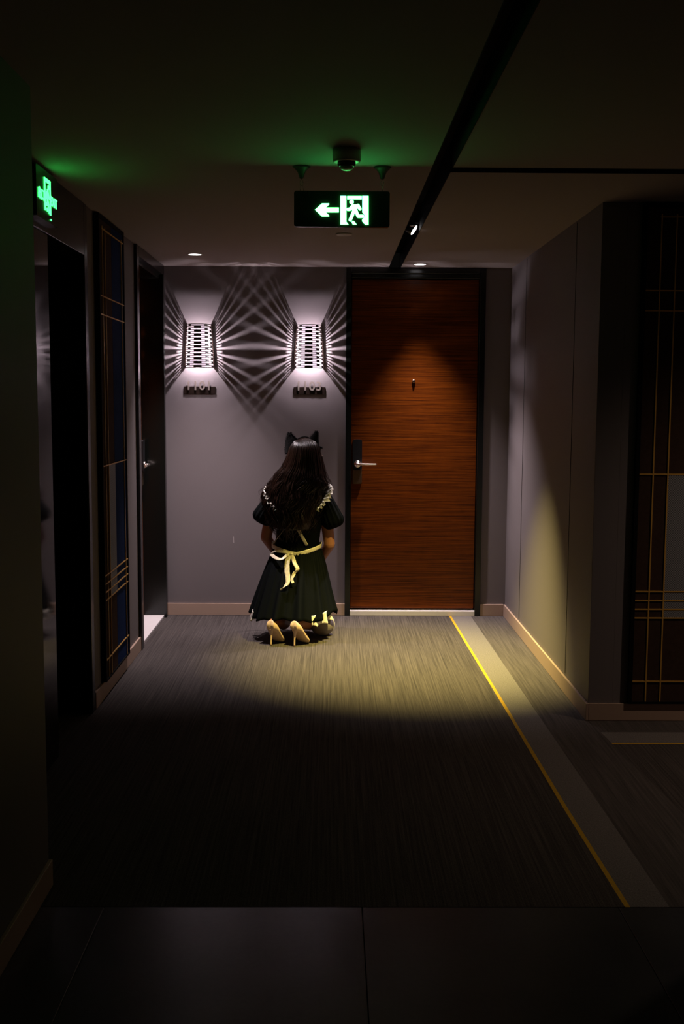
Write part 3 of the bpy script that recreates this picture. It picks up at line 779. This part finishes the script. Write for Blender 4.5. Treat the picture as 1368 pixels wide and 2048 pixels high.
# waist band following the body, slightly higher at the sides, sagging at the centre back
wp = []
for k in range(41):
    a = PI*1.5+2*PI*(k-20)/40*.999
    z = .562+.042*abs(math.cos(a))**1.3+ (.0 if math.sin(a) < 0 else .01)
    wp.append(V(-.006+.166*math.cos(a), .000+.130*math.sin(a), z))
ribbon('waist_ribbon', wp, .027, (0, 0, 1), n=3, crinkle=.0012)
def bk(px, py, off=.0):                     # point on the back of bodice / skirt below a pixel
    p = at(px, py, TY-.112); z = p.z
    if z > .58: cx, hw, hd, cy = lerp_tab(BD, z)
    else:
        t = (.600-z)/(.442); hw = .147+.125*t**.8; hd = .100+.145*t**.8; cx = -.028*t; cy = .003-.10*t
    u = max(-.97, min(.97, (p.x-TX-cx)/hw)); y = TY+cy-hd*math.sqrt(1-u*u)-off
    p = at(px, py, y); return p
# crossed shoulder straps on the back
ribbon('back_strap', [bk(546, 1087, .034), bk(556, 1075, .030), bk(569, 1058, .026), bk(590, 1030, .006), bk(625, 995, .006)], .021, (.5, 0, .7), n=5)
ribbon('back_strap', [bk(614, 1091, .012), bk(606, 1077, .011), bk(596, 1058, .008), bk(580, 1030, .006), bk(556, 995, .006)], .021, (.7, 0, -.4), n=5)
# bow
kn = bk(583, 1108, .02)
q = MB(); q.ball(kn+Vector((0, -.006, 0)), .012, 1.15, .8, .9, sub=3); q.build('bow_knot', 'satin', pr, smooth=True)
ribbon('bow_loop', [kn, bk(565, 1103, .035), bk(549, 1102, .04), bk(543, 1108, .045), bk(552, 1116, .05), bk(563, 1118, .05), bk(574, 1111, .035), kn+Vector((0, -.004, 0))],
       [.012, .022, .024, .024, .022, .02, .016, .012], [(0, .5, 1), (0, .7, 1), (.2, 1, .6), (0, 1, .5), (0, 1, .6), (.2, 1, .7), (.3, .5, 1), (0, .5, 1)], n=6, crinkle=.001)
ribbon('bow_tail', [kn+Vector((-.003, -.008, 0)), bk(575, 1122, .022), bk(574, 1140, .016), bk(576, 1158, .014), bk(574, 1168, .016), bk(561, 1180, .018)],
       [.014, .034, .036, .030, .028, .010], [(1, 0, 0), (1, -.25, 0), (1, -.35, .0), (1, -.2, 0), (.9, -.1, .4), (.5, 0, .8)], n=8, crinkle=.0022)
ribbon('bow_tail', [kn+Vector((.003, -.008, 0)), bk(586, 1116, .026), bk(590, 1128, .028), bk(595, 1138, .022), bk(589, 1146, .016), bk(584, 1158, .012), bk(586, 1166, .012)],
       [.012, .024, .026, .026, .022, .018, .018], [(1, 0, .2), (1, -.2, .2), (1, .5, .2), (.9, .4, .5), (.8, .6, .3), (1, -.6, .2), (1, .3, 0)], n=8, crinkle=.002)

# shoulder frills (ruffled collar straps)
for sd, pts in ((-1, [V(-.06, .10, .93), V(-.125, .05, .975), V(-.178, .0, .972), V(-.190, -.045, .945), V(-.165, -.085, .90), V(-.12, -.105, .85)]),
                (1, [V(.11, .10, .93), V(.175, .05, .975), V(.198, .0, .972), V(.192, -.045, .950), V(.170, -.085, .90), V(.12, -.105, .85)])):
    q = MB(); rs = []; K = 70
    for k in range(K+1):
        s_ = k/K*(len(pts)-1); i = min(int(s_), len(pts)-2); t = s_-i; p = pts[i].lerp(pts[i+1], t)
        tn = (pts[i+1]-pts[i]).normalized(); outw = Vector((sd*.75, 0, .65)); outw = (outw-tn*outw.dot(tn)).normalized(); nn = tn.cross(outw)
        wv = math.sin(k*1.15)+.4*math.sin(k*2.7)
        rs.append([p+outw*(-.012+.056*j/5)+nn*wv*.011*(j/5)+Vector((0, 0, .003*math.sin(k*.9)*j/5)) for j in range(6)])
    q.rings(rs, closed=False); o = q.build('shoulder_frill', 'lace', pr, smooth=True)
    sd_ = o.modifiers.new('s', 'SOLIDIFY'); sd_.thickness = .0012

# hair ----------------------------------------------------------------
HT = [  # z, centre x, half width, half depth back, centre y (offsets from the torso centre)
 (1.318, .045, .006, .006, .02), (1.308, .045, .050, .052, .02), (1.285, .045, .077, .082, .018), (1.245, .044, .097, .104, .014), (1.19, .042, .108, .114, .010), (1.13, .036, .126, .118, .004),
 (1.07, .020, .153, .126, -.004), (1.01, .006, .178, .134, -.006), (.96, -.020, .184, .138, -.008), (.90, -.032, .190, .142, -.010), (.84, -.034, .182, .145, -.012), (.78, -.034, .166, .146, -.014), (.70, -.034, .135, .142, -.016), (.62, -.044, .075, .137, -.016)]
def hp(a, z, k=1.0, dx=0.0):
    cx, hw, hd, cy = lerp_tab(HT, z)
    fr = 1.0
    return V(cx+dx+hw*k*math.sin(a), cy-hd*k*math.cos(a), z)
q = MB(); rs = []
for i in range(46):
    z = 1.312-(1.312-.72)*i/45
    cx, hw, hd, cy = lerp_tab(HT, z); kk = .93
    ring = []
    A = 1.95 if z < 1.24 else 1.95+(z-1.24)/.06*1.15
    A = min(A, 3.1)
    for j in range(61):
        a = -A+2*A*j/60
        ring.append(hp(a, z+.0, kk+.03*noise.noise(Vector((a*3, z*9, 1)))))
    for j in range(60, -1, -1):
        a = -A+2*A*j/60; ring.append(hp(a, z, kk-.10 if z > 1.0 else kk-.05))
    rs.append(ring)
q.rings(rs)
random.seed(11)
def lock(a0, zend, r, wav, ph, zs=1.315, spread=0.0, lift=1.0):
    K = 26; pts = []; rad = []
    for i in range(K+1):
        t = i/K; z = zs-(zs-zend)*t
        a = a0+spread*t
        fall = max(0, min(1, (1.16-z)/.22))
        dx = 2.2*wav*fall*math.sin(z*42+ph)+1.0*wav*fall*math.sin(z*77+ph*2.1)
        k = lift*(1+.075*math.sin(z*36+ph*1.7)*fall)
        if t < .05: a = a0
        p = hp(a, z, k, dx); p.y += wav*.8*fall*math.cos(z*44+ph)
        if z > 1.24 and abs(a) > 1.9: pass
        pts.append(p); rad.append(r*(.55+.45*min(1, t*4))*(1 if t < .7 else max(.10, 1-(t-.7)/.3*.9)))
    q.tube(pts, rad, n=6, flat=.6)
for i in range(330):
    a0 = random.uniform(-1.85, 1.85)
    ze = random.uniform(.635, .88)+.10*(abs(a0)/1.8)**2*random.random()
    if a0 > .5: ze += .05*random.random()
    lock(a0, ze, random.uniform(.0035, .0075), random.uniform(.003, .009), round(a0*4)*1.7+random.uniform(-.5, .5), lift=random.uniform(.95, 1.04), spread=random.uniform(-.1, .1))
for i in range(700):
    a0 = random.uniform(-1.9, 1.9)
    lock(a0, random.uniform(.66, .98), random.uniform(.0008, .0018), random.uniform(.004, .014), a0*3+random.uniform(-1.2, 1.2), lift=random.uniform(.98, 1.06), spread=random.uniform(-.15, .15))
for i in range(60):                                  # loose fly-away strands at both sides
    sd = random.choice((-1, 1)); a0 = sd*random.uniform(1.2, 1.7)
    lock(a0, random.uniform(.88, 1.0), .0007, .010, random.uniform(0, 6), lift=random.uniform(1.05, 1.14), zs=1.20)
q.build('hair', 'hair', pr, smooth=True)

# cat ear headband -------------------------------------------------------
hb = None
q = MB()
q.tube([hc+Vector((.090*math.sin(a), -.012, .0+.124*math.cos(a))) for a in [math.radians(-85+170*i/24) for i in range(25)]], .004, n=8)
hb = q.build('cat_ear_headband', 'fur', pr, smooth=True)
def ear(outl, name):
    """outl: rows of (left px, right px, py) from base to tip"""
    q = MB(); rs = []; n = 24; K = len(outl)
    pts = []
    for i in range((K-1)*3+1):
        s_ = i/3; j = min(int(s_), K-2); t = s_-j
        pts.append([outl[j][k]+(outl[j+1][k]-outl[j][k])*t for k in range(3)])
    for i, (l, r, py) in enumerate(pts):
        A = at(l, py, YE); B = at(r, py, YE); c = (A+B)/2; hw = (B-A).length/2; th = .020*(1-i/len(pts))+.005
        rs.append([c+Vector((hw*math.cos(2*PI*k/n)*(1+.03*math.sin(k*5+i*3)), th*math.sin(2*PI*k/n), 0)) for k in range(n)])
    q.rings(rs)
    for i in range(520):
        l, r, py = random.choice(pts); s_ = random.choice((-1, 1))*random.random()**.4
        c = at((l+r)/2+(r-l)/2*s_, py, YE+random.uniform(-1, 1)*.012)
        d = Vector((s_*.7, random.uniform(-.4, .4), random.uniform(.1, 1))).normalized()
        q.tube([c, c+d*random.uniform(.004, .011)], [.0009, .0002], n=3)
    return q.build(name, 'fur', hb, smooth=True)
YE = TY+.012
ear([(570, 580, 908), (569, 590, 900), (570, 599, 888), (571, 598, 881), (572, 593, 876), (573, 587, 871), (575, 583, 867), (578, 581, 865.5)], 'cat_ear')
ear([(630, 639.5, 904), (616, 638.5, 894), (612, 638, 886), (616, 637.5, 880), (620, 637, 874), (625, 637, 869), (629, 636, 865), (632, 634.5, 862.5)], 'cat_ear')
q = MB(); bp_ = at(639, 893, YE-.02)
for dx, dz in ((.020, -.010), (-.012, .004), (.010, -.02)):
    q.rings([[bp_+Vector((dx*t+.0, .004*math.cos(2*PI*k/8)*(.3+t), dz*t+.007*(.3+t)*math.sin(2*PI*k/8))) for k in range(8)] for t in (0, .5, 1)])
q.build('small_bow', 'fur', hb, smooth=True)

# ------------------------------------------------------------------ rounded bag beside the right knee
bg = empty('handbag', (-.058, 7.09, 0), 'pale rounded soft bag standing on the carpet right of the kneeling person', 'bag')
q = MB(); n = 48; rs = []
for i in range(21):
    u = -PI/2+PI*(i+.0)/20; u = max(-PI/2+.12, min(PI/2-.12, u)); r = math.cos(u)**.85; z = .076+.074*math.sin(u)
    rs.append([Vector((-.058+(.080*r+.0015*math.sin(8*2*PI*k/n)*r)*math.cos(2*PI*k/n), 7.09+.070*r*math.sin(2*PI*k/n), z)) for k in range(n)])
q.rings(rs); q.build('bag_body', 'bag', bg, smooth=True)
q = MB(); q.tube([Vector((-.058+.081*math.cos(a)*.98, 7.09, .076+.077*math.sin(a))) for a in [math.radians(-60+300*i/40) for i in range(41)]], .0032, n=8); q.build('seam_piping', 'lace', bg, smooth=True)
q = MB(); q.tube([Vector((-.058+.035*math.cos(a), 7.09, .140+.035*math.sin(a))) for a in [PI*i/14 for i in range(15)]], .005, n=8); q.build('carry_loop', 'bag', bg, smooth=True)
